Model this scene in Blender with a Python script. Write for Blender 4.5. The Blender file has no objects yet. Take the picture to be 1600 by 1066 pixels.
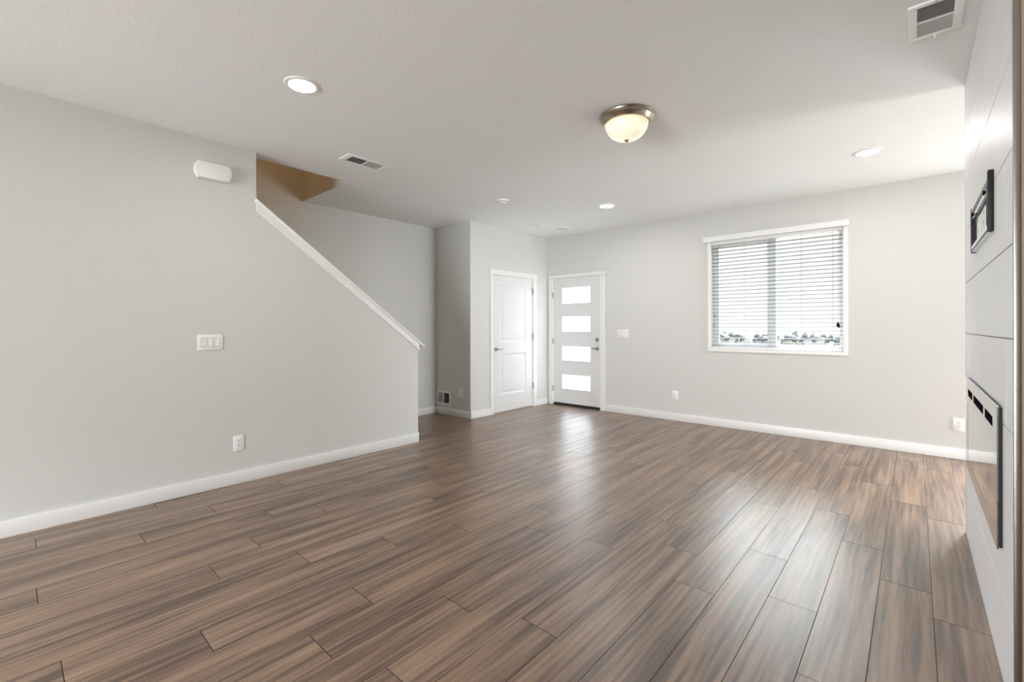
import bpy, bmesh, math, random
from mathutils import Vector, Matrix

random.seed(11)
scene = bpy.context.scene
C = scene.collection

# ------------------------------------------------------------------ camera
FPX, CX, CY, YAW, EYE, ROLL = 706.1, 800.0, 512.525, 0.72764, 1.26, -0.00236
cam_data = bpy.data.cameras.new('camera')
cam = bpy.data.objects.new('camera', cam_data)
C.objects.link(cam)
cam_data.sensor_fit = 'HORIZONTAL'
cam_data.sensor_width = 36.0
cam_data.lens = FPX / 1600.0 * 36.0
cam_data.shift_y = -(533.0 - CY) / 1600.0
cam_data.clip_start = 0.02
cam_data.clip_end = 3000
right = Vector((math.cos(YAW), math.sin(YAW), 0))
fwd = Vector((-math.sin(YAW), math.cos(YAW), 0))
up = Vector((0, 0, 1))
rx = right * math.cos(ROLL) + up * math.sin(ROLL)
ry = -right * math.sin(ROLL) + up * math.cos(ROLL)
M = Matrix((rx, ry, -fwd)).transposed().to_4x4()
M.translation = Vector((0, 0, EYE))
cam.matrix_world = M
scene.camera = cam

# ------------------------------------------------------------------ view
vs = scene.view_settings
vs.view_transform = 'Standard'
vs.look = 'None'
vs.gamma = 1.0
vs.use_curve_mapping = False
vs.exposure = 1.18
cy = scene.cycles
cy.max_bounces = 14
cy.diffuse_bounces = 9
cy.glossy_bounces = 5
cy.transmission_bounces = 8
cy.transparent_max_bounces = 16
cy.sample_clamp_indirect = 6.0
cy.caustics_reflective = False
cy.caustics_refractive = False
cy.use_denoising = True

# ------------------------------------------------------------------ world: bright overcast sky
SKY = 16.0
world = bpy.data.worlds.new('sky')
scene.world = world
world.use_nodes = True
wn, wl = world.node_tree.nodes, world.node_tree.links
wn.clear()
wo = wn.new('ShaderNodeOutputWorld')
bg = wn.new('ShaderNodeBackground')
tcw = wn.new('ShaderNodeTexCoord')
sep = wn.new('ShaderNodeSeparateXYZ')
rmp = wn.new('ShaderNodeValToRGB')
# dim milky band low on the horizon, bright cloud higher up
rmp.color_ramp.interpolation = 'EASE'
rmp.color_ramp.elements[0].position = 0.215
rmp.color_ramp.elements[0].color = (0.0330, 0.0340, 0.0345, 1)
rmp.color_ramp.elements[1].position = 0.40
rmp.color_ramp.elements[1].color = (0.90, 0.955, 1.0, 1)
wl.new(tcw.outputs['Generated'], sep.inputs[0])
wl.new(sep.outputs['Z'], rmp.inputs[0])
wl.new(rmp.outputs[0], bg.inputs[0])
bg.inputs[1].default_value = SKY
wl.new(bg.outputs[0], wo.inputs[0])

# ------------------------------------------------------------------ window sky portal and added fill lights in unseen openings
H = 2.74
XL, YB, XC, YC, XS, XF = -4.11, 6.043, -4.58, 4.28, -5.33, 0.233
XR, YR = 4.80, -4.0


def area(name, loc, direction, sx, sy, power, color, portal=False, spread=180):
    d = bpy.data.lights.new(name, 'AREA')
    d.shape = 'RECTANGLE'
    d.size, d.size_y = sx, sy
    d.energy = power
    d.color = color
    o = bpy.data.objects.new(name, d)
    C.objects.link(o)
    o.location = loc
    o.rotation_euler = Vector(direction).to_track_quat('-Z', 'Y').to_euler()
    d.spread = math.radians(spread)
    if portal:
        d.cycles.is_portal = True
    return o


area('daylight_portal', (-1.2675, 6.20, 1.66), (0, -1, 0), 1.38, 1.40, 1.0, (1, 1, 1), portal=True)
area('added_side_fill', (1.10, 6.14, 0.62), (0, -0.80, 0.60), 0.80, 0.95, 15, (0.92, 0.965, 1.0))  # unseen source behind the chase, added low and aimed up at the ceiling
area('added_rear_fill', (-1.9, -4.62, 1.06), (0, 0.985, -0.10), 2.36, 2.06, 70, (0.93, 0.97, 1.0), spread=115)  # added fill behind the camera, out of view
area('added_corner_fill', (4.88, 5.15, 1.30), (-1, 0, -0.08), 1.62, 2.00, 58, (0.93, 0.97, 1.0), spread=130)  # added fill from the unseen right side, brightens closet and far end

# ------------------------------------------------------------------ materials


def mat(name):
    m = bpy.data.materials.new(name)
    m.use_nodes = True
    return m, m.node_tree.nodes, m.node_tree.links, m.node_tree.nodes['Principled BSDF']


def plain(name, col, rough=0.5, metal=0.0, spec=None, bump=0.0, bscale=200.0, var=0.0):
    m, n, l, b = mat(name)
    b.inputs['Base Color'].default_value = (*col, 1)
    b.inputs['Roughness'].default_value = rough
    b.inputs['Metallic'].default_value = metal
    if spec is not None:
        b.inputs['Specular IOR Level'].default_value = spec
    tc = n.new('ShaderNodeTexCoord')
    nz = n.new('ShaderNodeTexNoise')
    nz.inputs['Scale'].default_value = bscale
    nz.inputs['Detail'].default_value = 4
    l.new(tc.outputs['Object'], nz.inputs['Vector'])
    if var > 0:
        mx = n.new('ShaderNodeMixRGB')
        mx.blend_type = 'MULTIPLY'
        mx.inputs['Color1'].default_value = (*col, 1)
        mr = n.new('ShaderNodeMapRange')
        mr.inputs['To Min'].default_value = 1 - var
        mr.inputs['To Max'].default_value = 1 + var
        l.new(nz.outputs['Fac'], mr.inputs[0])
        cb = n.new('ShaderNodeCombineColor')
        for k in range(3):
            l.new(mr.outputs[0], cb.inputs[k])
        l.new(cb.outputs[0], mx.inputs['Color2'])
        mx.inputs['Fac'].default_value = 1
        l.new(mx.outputs[0], b.inputs['Base Color'])
    if bump > 0:
        bp = n.new('ShaderNodeBump')
        bp.inputs['Strength'].default_value = bump
        bp.inputs['Distance'].default_value = 0.002
        l.new(nz.outputs['Fac'], bp.inputs['Height'])
        l.new(bp.outputs[0], b.inputs['Normal'])
    return m


WALL = plain('greige_wall_paint', (0.642, 0.645, 0.622), 0.55, bump=0.10, bscale=160)
TAN = plain('tan_chase_side', (0.40, 0.33, 0.235), 0.6, bump=0.10, bscale=160)  # chase body colour, darker and warmer than the other walls
TRIM = plain('white_trim_paint', (0.81, 0.81, 0.795), 0.38, bump=0.02, bscale=60)
DOORP = plain('white_door_paint', (0.73, 0.735, 0.735), 0.35, bump=0.02, bscale=60)
PLASTIC = plain('white_plastic', (0.86, 0.855, 0.835), 0.35)
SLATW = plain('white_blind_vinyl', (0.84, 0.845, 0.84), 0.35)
SLATG = plain('shaded_white_blind_slat', (0.30, 0.30, 0.295), 0.6)  # white slats coloured dark so they read as shaded against the sky
VINYL = plain('white_window_vinyl', (0.66, 0.68, 0.68), 0.35)
NICKEL = plain('brushed_nickel', (0.43, 0.37, 0.30), 0.28, 1.0, bump=0.05, bscale=300)
HINGE = plain('satin_nickel_hinge', (0.40, 0.39, 0.37), 0.35, 1.0)
BLACK = plain('matte_black', (0.012, 0.012, 0.012), 0.8, spec=0.0)
DUCT = plain('dark_duct_interior', (0.05, 0.05, 0.048), 0.8)
BLKMETAL = plain('black_powder_coat', (0.016, 0.017, 0.020), 0.5, spec=0.25)
STEEL = plain('steel_and_rail_highlight', (0.66, 0.67, 0.68), 0.22, 1.0)  # silver metal; on the bracket rails it paints in highlights
ALU = plain('aluminium_edge_profile', (0.40, 0.37, 0.34), 0.30, 1.0)
SLOT = plain('socket_slot_grey', (0.10, 0.10, 0.10), 0.6)
BRONZE = plain('dark_bronze_threshold', (0.06, 0.045, 0.035), 0.4, 0.6)
CARPET = plain('stair_carpet', (0.33, 0.29, 0.25), 0.95, bump=0.4, bscale=400)
CORD = plain('grey_blind_cord', (0.22, 0.22, 0.22), 0.7)
VENTW = plain('white_vent_enamel', (0.90, 0.90, 0.885), 0.4)
LOUVRE = plain('grey_vent_louvre', (0.48, 0.475, 0.455), 0.45)


def ceiling_mat():
    m, n, l, b = mat('white_textured_ceiling_paint')
    b.inputs['Base Color'].default_value = (0.862, 0.883, 0.878, 1)
    b.inputs['Roughness'].default_value = 0.75
    tc = n.new('ShaderNodeTexCoord')
    n1 = n.new('ShaderNodeTexNoise')
    n1.inputs['Scale'].default_value = 42
    n1.inputs['Detail'].default_value = 5
    n1.inputs['Roughness'].default_value = 0.62
    r = n.new('ShaderNodeValToRGB')
    r.color_ramp.elements[0].position = 0.42
    r.color_ramp.elements[1].position = 0.60
    bp = n.new('ShaderNodeBump')
    bp.inputs['Strength'].default_value = 0.15
    bp.inputs['Distance'].default_value = 0.003
    l.new(tc.outputs['Object'], n1.inputs['Vector'])
    l.new(n1.outputs['Fac'], r.inputs[0])
    l.new(r.outputs[0], bp.inputs['Height'])
    l.new(bp.outputs[0], b.inputs['Normal'])
    return m


CEIL = ceiling_mat()


def floor_mat():
    """laminate oak planks: per-plank tone, long streaks, cathedral figure, dark pressed edges"""
    m, n, l, b = mat('brown_oak_plank_laminate')
    tc = n.new('ShaderNodeTexCoord')
    at_p = n.new('ShaderNodeAttribute')
    at_p.attribute_name = 'plank'
    at_g = n.new('ShaderNodeAttribute')
    at_g.attribute_name = 'groove'

    def mth(op, a, bb=None, cc=None):
        k = n.new('ShaderNodeMath')
        k.operation = op
        for i, v in enumerate((a, bb, cc)):
            if v is None:
                continue
            if isinstance(v, (int, float)):
                k.inputs[i].default_value = v
            else:
                l.new(v, k.inputs[i])
        return k.outputs[0]

    sp = n.new('ShaderNodeSeparateXYZ')
    l.new(tc.outputs['Object'], sp.inputs[0])
    rnd = at_p.outputs['Fac']
    offx = mth('MULTIPLY', rnd, 37.0)
    offy = mth('MULTIPLY', rnd, 91.0)

    def coords(sx, sy):
        cb = n.new('ShaderNodeCombineXYZ')
        l.new(mth('ADD', mth('MULTIPLY', sp.outputs['X'], sx), offx), cb.inputs[0])
        l.new(mth('ADD', mth('MULTIPLY', sp.outputs['Y'], sy), offy), cb.inputs[1])
        l.new(mth('MULTIPLY', rnd, 13.0), cb.inputs[2])
        return cb.outputs[0]

    def noise(vec, detail=4, rough=0.55, dist=0.0):
        k = n.new('ShaderNodeTexNoise')
        k.inputs['Scale'].default_value = 1.0
        k.inputs['Detail'].default_value = detail
        k.inputs['Roughness'].default_value = rough
        k.inputs['Distortion'].default_value = dist
        l.new(vec, k.inputs['Vector'])
        return k.outputs['Fac']

    broad = noise(coords(17.0, 1.1), 3, 0.55)             # wide bands inside a plank
    streak = noise(coords(46.0, 1.6), 5, 0.65)             # long streaks
    fine = noise(coords(150.0, 4.0), 4, 0.65)              # fine fibre
    wv = n.new('ShaderNodeTexWave')
    wv.wave_type = 'BANDS'
    wv.bands_direction = 'X'
    wv.inputs['Scale'].default_value = 2.2
    wv.inputs['Distortion'].default_value = 9.0
    wv.inputs['Detail'].default_value = 2.0
    wv.inputs['Detail Scale'].default_value = 0.8
    l.new(coords(4.0, 0.55), wv.inputs['Vector'])
    figure = wv.outputs['Fac']
    v = mth('MULTIPLY', broad, 0.66)
    v = mth('ADD', v, mth('MULTIPLY', streak, 0.38))
    v = mth('ADD', v, mth('MULTIPLY', fine, 0.20))
    v = mth('ADD', v, mth('MULTIPLY', figure, 0.06))
    v = mth('ADD', v, mth('MULTIPLY', mth('SUBTRACT', rnd, 0.5), 0.05))
    ramp = n.new('ShaderNodeValToRGB')
    e = ramp.color_ramp.elements
    e[0].position, e[0].color = 0.50, (0.064, 0.037, 0.024, 1)
    e[1].position, e[1].color = 0.82, (0.315, 0.200, 0.128, 1)
    for p, c in ((0.57, (0.102, 0.059, 0.037, 1)), (0.635, (0.164, 0.096, 0.060, 1)), (0.705, (0.230, 0.140, 0.088, 1))):
        k = ramp.color_ramp.elements.new(p)
        k.color = c
    l.new(v, ramp.inputs[0])
    # grey / reddish drift from plank to plank
    hue = n.new('ShaderNodeMixRGB')
    hue.blend_type = 'MIX'
    gw = noise(coords(3.0, 0.5), 2)
    l.new(mth('MULTIPLY', gw, 0.20), hue.inputs['Fac'])
    l.new(ramp.outputs[0], hue.inputs['Color1'])
    bw = n.new('ShaderNodeRGBToBW')
    l.new(ramp.outputs[0], bw.inputs[0])
    tint = n.new('ShaderNodeMixRGB')
    tint.blend_type = 'MULTIPLY'
    tint.inputs['Fac'].default_value = 1
    tint.inputs['Color2'].default_value = (1.10, 0.97, 0.88, 1)
    l.new(bw.outputs[0], tint.inputs['Color1'])
    l.new(tint.outputs[0], hue.inputs['Color2'])
    gm = n.new('ShaderNodeMixRGB')
    l.new(at_g.outputs['Fac'], gm.inputs['Fac'])
    l.new(hue.outputs[0], gm.inputs['Color1'])
    gm.inputs['Color2'].default_value = (0.045, 0.031, 0.024, 1)
    l.new(gm.outputs[0], b.inputs['Base Color'])
    rr = n.new('ShaderNodeMapRange')
    rr.inputs['To Min'].default_value = 0.30
    rr.inputs['To Max'].default_value = 0.42
    l.new(streak, rr.inputs[0])
    l.new(mth('ADD', rr.outputs[0], mth('MULTIPLY', at_g.outputs['Fac'], 0.4)), b.inputs['Roughness'])
    l.new(mth('SUBTRACT', 0.45, mth('MULTIPLY', at_g.outputs['Fac'], 0.45)), b.inputs['Coat Weight'])
    b.inputs['IOR'].default_value = 1.5
    b.inputs['Coat Weight'].default_value = 0.5
    b.inputs['Coat Roughness'].default_value = 0.36
    # cross-cut scraping that shows in the sheen
    scr = noise(coords(9.0, 75.0), 3, 0.6)
    hh = mth('ADD', mth('MULTIPLY', fine, 0.6), mth('MULTIPLY', scr, 0.35))
    bp = n.new('ShaderNodeBump')
    bp.inputs['Strength'].default_value = 0.12
    bp.inputs['Distance'].default_value = 0.0012
    l.new(hh, bp.inputs['Height'])
    l.new(bp.outputs[0], b.inputs['Normal'])
    return m


FLOOR = floor_mat()


def tile_mat():
    m, n, l, b = mat('glazed_white_tile')
    tc = n.new('ShaderNodeTexCoord')
    nz = n.new('ShaderNodeTexNoise')
    nz.inputs['Scale'].default_value = 3.0
    r = n.new('ShaderNodeValToRGB')
    r.color_ramp.elements[0].color = (0.84, 0.855, 0.875, 1)
    r.color_ramp.elements[1].color = (0.88, 0.89, 0.90, 1)
    l.new(tc.outputs['Object'], nz.inputs['Vector'])
    l.new(nz.outputs['Fac'], r.inputs[0])
    l.new(r.outputs[0], b.inputs['Base Color'])
    b.inputs['Roughness'].default_value = 0.46
    return m


TILE = tile_mat()
GROUT = plain('grey_tile_grout', (0.15, 0.15, 0.155), 0.9)


def emit(name, col, strength):
    m, n, l, b = mat(name)
    b.inputs['Base Color'].default_value = (0.8, 0.8, 0.8, 1)
    b.inputs['Emission Color'].default_value = (*col, 1)
    b.inputs['Emission Strength'].default_value = strength
    return m


LENS = emit('lit_downlight_lens', (1.0, 0.975, 0.94), 100)


def bowl_mat():
    m, n, l, b = mat('lit_alabaster_glass')
    b.inputs['Base Color'].default_value = (0.72, 0.64, 0.48, 1)
    b.inputs['Roughness'].default_value = 0.25
    tc = n.new('ShaderNodeTexCoord')
    mp = n.new('ShaderNodeMapping')
    mp.inputs['Location'].default_value = (0.03, 0.05, -0.10)
    gr = n.new('ShaderNodeTexGradient')
    gr.gradient_type = 'SPHERICAL'
    mp.inputs['Scale'].default_value = (6.0, 6.0, 6.0)
    r = n.new('ShaderNodeValToRGB')
    r.color_ramp.elements[0].position = 0.0
    r.color_ramp.elements[0].color = (1.0, 0.78, 0.42, 1)
    r.color_ramp.elements[1].position = 0.45
    r.color_ramp.elements[1].color = (1.0, 0.93, 0.74, 1)
    nz = n.new('ShaderNodeTexNoise')
    nz.inputs['Scale'].default_value = 7
    nz.inputs['Distortion'].default_value = 1.2
    mr = n.new('ShaderNodeMapRange')
    mr.inputs['To Min'].default_value = 0.18
    mr.inputs['To Max'].default_value = 0.40
    sp = n.new('ShaderNodeSeparateXYZ')
    zr = n.new('ShaderNodeMapRange')
    zr.inputs['From Min'].default_value = 0.045
    zr.inputs['From Max'].default_value = 0.17
    l.new(tc.outputs['Object'], sp.inputs[0])
    l.new(sp.outputs['Z'], zr.inputs[0])
    l.new(zr.outputs[0], r.inputs[0])
    l.new(tc.outputs['Object'], nz.inputs['Vector'])
    l.new(nz.outputs['Fac'], mr.inputs[0])
    l.new(r.outputs[0], b.inputs['Emission Color'])
    l.new(mr.outputs[0], b.inputs['Emission Strength'])
    return m


BOWL = bowl_mat()


def clear_glass():
    m, n, l, b = mat('clear_window_glass')
    n.remove(b)
    o = n['Material Output']
    t = n.new('ShaderNodeBsdfTransparent')
    t.inputs[0].default_value = (0.95, 0.97, 0.96, 1)
    g = n.new('ShaderNodeBsdfGlossy')
    g.inputs['Roughness'].default_value = 0.02
    f = n.new('ShaderNodeFresnel')
    f.inputs[0].default_value = 1.10
    mx = n.new('ShaderNodeMixShader')
    l.new(f.outputs[0], mx.inputs[0])
    l.new(t.outputs[0], mx.inputs[1])
    l.new(g.outputs[0], mx.inputs[2])
    l.new(mx.outputs[0], o.inputs[0])
    return m


GLASS = clear_glass()


def frosted_glass():
    m, n, l, b = mat('frosted_door_glass')
    n.remove(b)
    o = n['Material Output']
    t = n.new('ShaderNodeBsdfTranslucent')
    t.inputs[0].default_value = (0.93, 0.95, 0.96, 1)
    d = n.new('ShaderNodeBsdfDiffuse')
    d.inputs[0].default_value = (0.85, 0.87, 0.88, 1)
    mx = n.new('ShaderNodeMixShader')
    mx.inputs[0].default_value = 0.10
    l.new(t.outputs[0], mx.inputs[1])
    l.new(d.outputs[0], mx.inputs[2])
    l.new(mx.outputs[0], o.inputs[0])
    return m


FROST = frosted_glass()


def black_glass(name, rough, col):
    m, n, l, b = mat(name)
    b.inputs['Base Color'].default_value = (*col, 1)
    b.inputs['Roughness'].default_value = rough
    b.inputs['IOR'].default_value = 1.9
    b.inputs['Coat Weight'].default_value = 0.6
    b.inputs['Coat Roughness'].default_value = rough
    return m


FGLASS = black_glass('black_fireplace_glass', 0.02, (0.010, 0.011, 0.011))
FFRAME = black_glass('gloss_black_fireplace_frame', 0.12, (0.02, 0.02, 0.02))

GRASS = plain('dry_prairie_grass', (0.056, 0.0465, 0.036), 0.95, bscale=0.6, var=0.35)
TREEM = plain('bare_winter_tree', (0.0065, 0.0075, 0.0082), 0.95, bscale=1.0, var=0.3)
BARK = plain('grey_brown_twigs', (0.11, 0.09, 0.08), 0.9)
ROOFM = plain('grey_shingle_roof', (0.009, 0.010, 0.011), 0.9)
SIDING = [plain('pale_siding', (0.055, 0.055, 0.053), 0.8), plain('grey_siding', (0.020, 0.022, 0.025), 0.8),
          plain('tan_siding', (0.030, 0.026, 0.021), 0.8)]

# ------------------------------------------------------------------ mesh helpers


class MB:
    """collects boxes, prisms and lathes into one mesh"""

    def __init__(self):
        self.bm = bmesh.new()

    def box(self, x0, x1, y0, y1, z0, z1, bev=0.0, seg=1):
        t = bmesh.new()
        bmesh.ops.create_cube(t, size=1.0)
        for v in t.verts:
            v.co = Vector(((x0 + x1) / 2 + v.co.x * (x1 - x0), (y0 + y1) / 2 + v.co.y * (y1 - y0),
                           (z0 + z1) / 2 + v.co.z * (z1 - z0)))
        if bev > 0:
            bmesh.ops.bevel(t, geom=list(t.edges), offset=bev, segments=seg, affect='EDGES', profile=0.5)
        self.add(t)
        return self

    def add(self, t, mtx=None):
        if mtx is not None:
            bmesh.ops.transform(t, matrix=mtx, verts=list(t.verts))
        me = bpy.data.meshes.new('tmp')
        t.to_mesh(me)
        t.free()
        self.bm.from_mesh(me)
        bpy.data.meshes.remove(me)

    def prism(self, pts, axis, a0, a1, bev=0.0, seg=2, bev_cap=False):
        """pts 2D outline; axis 'X' -> (y,z), 'Y' -> (x,z), 'Z' -> (x,y)"""
        t = bmesh.new()

        def co(p, a):
            return {'X': (a, p[0], p[1]), 'Y': (p[0], a, p[1]), 'Z': (p[0], p[1], a)}[axis]
        v0 = [t.verts.new(co(p, a0)) for p in pts]
        v1 = [t.verts.new(co(p, a1)) for p in pts]
        n = len(pts)
        t.faces.new(v0)
        cap = t.faces.new(list(reversed(v1)))
        for i in range(n):
            t.faces.new((v0[i], v1[i], v1[(i + 1) % n], v0[(i + 1) % n]))
        bmesh.ops.recalc_face_normals(t, faces=list(t.faces))
        if bev > 0:
            g = list(cap.edges) if bev_cap else list(t.edges)
            bmesh.ops.bevel(t, geom=g, offset=bev, segments=seg, affect='EDGES', profile=0.5)
        self.add(t)
        return self

    def lathe(self, prof, cx=0, cy=0, n=48):
        """prof: (r, z) points turned about the z axis"""
        t = bmesh.new()
        rings = []
        for r, z in prof:
            if r < 1e-6:
                rings.append([t.verts.new((cx, cy, z))])
            else:
                rings.append([t.verts.new((cx + r * math.cos(2 * math.pi * i / n), cy + r * math.sin(2 * math.pi * i / n), z)) for i in range(n)])
        for a, b in zip(rings, rings[1:]):
            for i in range(n):
                j = (i + 1) % n
                if len(a) == 1 and len(b) == 1:
                    continue
                if len(a) == 1:
                    t.faces.new((a[0], b[i], b[j]))
                elif len(b) == 1:
                    t.faces.new((a[i], b[0], a[j]))
                else:
                    t.faces.new((a[i], b[i], b[j], a[j]))
        bmesh.ops.recalc_face_normals(t, faces=list(t.faces))
        for f in t.faces:
            f.smooth = True
        self.add(t)
        return self

    def tube(self, p0, p1, r0, r1=None, n=12):
        r1 = r0 if r1 is None else r1
        p0, p1 = Vector(p0), Vector(p1)
        d = p1 - p0
        t = bmesh.new()
        bmesh.ops.create_cone(t, cap_ends=True, segments=n, radius1=r0, radius2=r1, depth=d.length)
        for f in t.faces:
            f.smooth = True
        q = d.to_track_quat('Z', 'Y').to_matrix().to_4x4()
        q.translation = (p0 + p1) / 2
        self.add(t, q)
        return self

    def ball(self, c, r, sx=1, sy=1, sz=1, sub=2, jitter=0.0):
        t = bmesh.new()
        bmesh.ops.create_icosphere(t, subdivisions=sub, radius=r)
        for v in t.verts:
            v.co *= 1 + random.uniform(-jitter, jitter)
            v.co = Vector((c[0] + v.co.x * sx, c[1] + v.co.y * sy, c[2] + v.co.z * sz))
        for f in t.faces:
            f.smooth = True
        self.add(t)
        return self

    def build(self, name, m, parent=None, angle=35):
        me = bpy.data.meshes.new(name)
        self.bm.to_mesh(me)
        self.bm.free()
        me.materials.append(m)
        me.set_sharp_from_angle(angle=math.radians(angle))
        o = bpy.data.objects.new(name, me)
        C.objects.link(o)
        if parent is not None:
            o.parent = parent
        return o


def struct(o, label=None):
    o['kind'] = 'structure'
    if label:
        o['label'] = label
    return o


def tag(o, label, cat, group=None):
    o['label'] = label
    o['category'] = cat
    if group:
        o['group'] = group
    return o


AX = {  # local u (right), v (up), w (out of the surface)
    'left': ((0, 1, 0), (0, 0, 1), (1, 0, 0)),
    'back': ((1, 0, 0), (0, 0, 1), (0, -1, 0)),
    'chase': ((0, -1, 0), (0, 0, 1), (-1, 0, 0)),
    'ceiling': ((1, 0, 0), (0, -1, 0), (0, 0, -1)),
    'room': ((1, 0, 0), (0, 1, 0), (0, 0, 1)),
}


def mount(name, side, loc):
    o = bpy.data.objects.new(name, None)
    C.objects.link(o)
    u, v, w = (Vector(a) for a in AX[side])
    mt = Matrix((u, v, w)).transposed().to_4x4()
    mt.translation = Vector(loc)
    o.matrix_world = mt
    o.empty_display_size = 0.1
    return o


def copy_tree(o, parent=None):
    c = o.copy()
    C.objects.link(c)
    if parent is not None:
        c.parent = parent
    for ch in list(o.children):
        copy_tree(ch, c)
    return c


# ------------------------------------------------------------------ floor
JOINT = {-6: 2.31, -4: 2.55, -3: 2.22, -5: 1.49, -2: 2.81, -1: 2.38, 0: 3.29, 1: 2.91, 2: 2.67, -16: 1.19, -15: 1.47,
         -12: 1.09, -11: 1.51, -10: 1.91, -9: 1.12, -7: 1.37, -8: 0.83, -17: 1.92, -19: 0.12, -20: 0.71, -13: 0.72,
         -14: 0.98, -18: 0.96}
PW, PL = 0.191, 1.37


def build_floor():
    bm = bmesh.new()
    pl = bm.faces.layers.float.new('plank')
    gl = bm.faces.layers.float.new('groove')
    fx0, fx1, fy0, fy1 = -5.45, XR + 0.14, -4.14, 6.19
    g, dz = 0.0016, 0.0022
    r0 = math.floor((fx0 + 0.323) / PW)
    r1 = math.floor((fx1 + 0.323) / PW)
    rng = random.Random(5)
    for r in range(r0, r1 + 1):
        xa, xb = max(fx0, -0.323 + PW * r), min(fx1, -0.323 + PW * (r + 1))
        if xb - xa < 0.01:
            continue
        j = JOINT.get(r, rng.uniform(0, PL))
        k0 = math.floor((fy0 - j) / PL)
        k1 = math.floor((fy1 - j) / PL)
        for k in range(k0, k1 + 1):
            ya, yb = max(fy0, j + PL * k), min(fy1, j + PL * (k + 1))
            if yb - ya < 0.01:
                continue
            rv = rng.random()
            o = [bm.verts.new((x, y, -dz)) for x, y in ((xa, ya), (xb, ya), (xb, yb), (xa, yb))]
            i = [bm.verts.new((x, y, 0)) for x, y in ((xa + g, ya + g), (xb - g, ya + g), (xb - g, yb - g), (xa + g, yb - g))]
            f = bm.faces.new(i)
            f[pl] = rv
            for q in range(4):
                s = bm.faces.new((o[q], o[(q + 1) % 4], i[(q + 1) % 4], i[q]))
                s[pl] = rv
                s[gl] = 1.0 if q in (0, 2) else 0.4
    # slab under the planks
    vs_ = [[bm.verts.new((x, y, z)) for x, y in ((fx0, fy0), (fx1, fy0), (fx1, fy1), (fx0, fy1))] for z in (-0.12, -dz)]
    bm.faces.new(list(reversed(vs_[0])))
    for q in range(4):
        bm.faces.new((vs_[0][q], vs_[0][(q + 1) % 4], vs_[1][(q + 1) % 4], vs_[1][q]))
    me = bpy.data.meshes.new('floor')
    bm.to_mesh(me)
    bm.free()
    me.materials.append(FLOOR)
    o = bpy.data.objects.new('floor', me)
    C.objects.link(o)
    struct(o, 'brown oak-look plank floor')


build_floor()

# ------------------------------------------------------------------ walls and ceiling


def wall_with_openings(name, axis, t0, t1, a0, a1, z0, z1, holes, m=WALL):
    """axis 'X': wall plane normal X, thickness t0..t1, runs along Y a0..a1"""
    mb = MB()
    cuts_a = sorted({a0, a1, *[h[0] for h in holes], *[h[1] for h in holes]})
    for ca, cb in zip(cuts_a, cuts_a[1:]):
        hs = [h for h in holes if h[0] <= ca + 1e-6 and h[1] >= cb - 1e-6]
        spans = [(z0, z1)]
        for h in hs:
            ns = []
            for s in spans:
                if h[2] > s[0]:
                    ns.append((s[0], h[2]))
                if h[3] < s[1]:
                    ns.append((h[3], s[1]))
            spans = ns
        for s in spans:
            if axis == 'X':
                mb.box(t0, t1, ca, cb, s[0], s[1])
            else:
                mb.box(ca, cb, t0, t1, s[0], s[1])
    bmesh.ops.remove_doubles(mb.bm, verts=list(mb.bm.verts), dist=1e-5)
    return struct(mb.build(name, m))


WX0, WX1, WZ0, WZ1 = -1.962, -0.573, 0.985, 2.365   # window opening
DX0, DX1, DZ1 = -4.497, -3.553, 2.09                # entry door opening
CY0, CY1, CZ1 = 4.703, 5.662, 2.060                 # closet door opening

mb = MB()
mb.prism([(-4.0, 0), (3.046, 0), (3.046, 1.095), (1.402, 2.308), (1.402, H), (-4.0, H)], 'X', XL - 0.14, XL)
struct(mb.build('wall_left', WALL))
wall_with_openings('wall_back', 'Y', YB, YB + 0.15, -4.70, XR, 0, H, [(DX0, DX1, 0, DZ1), (WX0, WX1, WZ0, WZ1), (0.64, 1.56, 0, 2.06)])  # last hole is an unseen doorway added for the side fill
wall_with_openings('wall_closet', 'X', XC - 0.12, XC, YC, YB, 0, H, [(CY0, CY1, 0, CZ1)])
wall_with_openings('wall_alcove', 'Y', YC, YC + 0.12, XS, XC - 0.12, 0, H, [])
wall_with_openings('wall_stair', 'X', XS - 0.12, XS, -4.0, YC + 0.12, 0, 5.25, [])
wall_with_openings('wall_landing', 'Y', 2.312, 2.44, XS, -4.27, H, 5.25, [])
wall_with_openings('wall_stairwell', 'X', -4.27, -4.15, -1.6, 2.44, H + 0.12, 5.25, [])
wall_with_openings('wall_upstairs', 'Y', -1.72, -1.6, XS, -4.15, H + 0.12, 5.25, [])
wall_with_openings('wall_right', 'X', XR, XR + 0.14, -4.14, YB + 0.15, 0, H, [(4.32, 5.98, 0.25, 2.36)])  # opening added to hold the unseen corner fill
wall_with_openings('wall_rear', 'Y', YR - 0.14, YR, -4.25, XR, 0, H, [(-3.1, -0.7, 0, 2.1)])  # opening added to hold the unseen rear fill
wall_with_openings('wall_pantry', 'Y', -4.14, -4.0, XS, -4.25, 0, H, [])
mb = MB()
mb.box(-4.27, XR + 0.14, -4.14, 6.19, H, H + 0.12)
mb.box(XS, -4.27, 2.44, 4.40, H, H + 0.12)
mb.box(XS, -4.27, 2.3118, 2.44, H - 0.001, H)
mb.box(XS, -4.27, -4.14, -1.6, H, H + 0.12)
mb.box(-4.70, -4.27, 4.40, 6.19, H, H + 0.12)
struct(mb.build('ceiling', CEIL))
mb = MB()
mb.box(XS - 0.12, -4.15, -1.72, 2.44, 5.25, 5.35)
struct(mb.build('ceiling_upstairs', CEIL))
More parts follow.
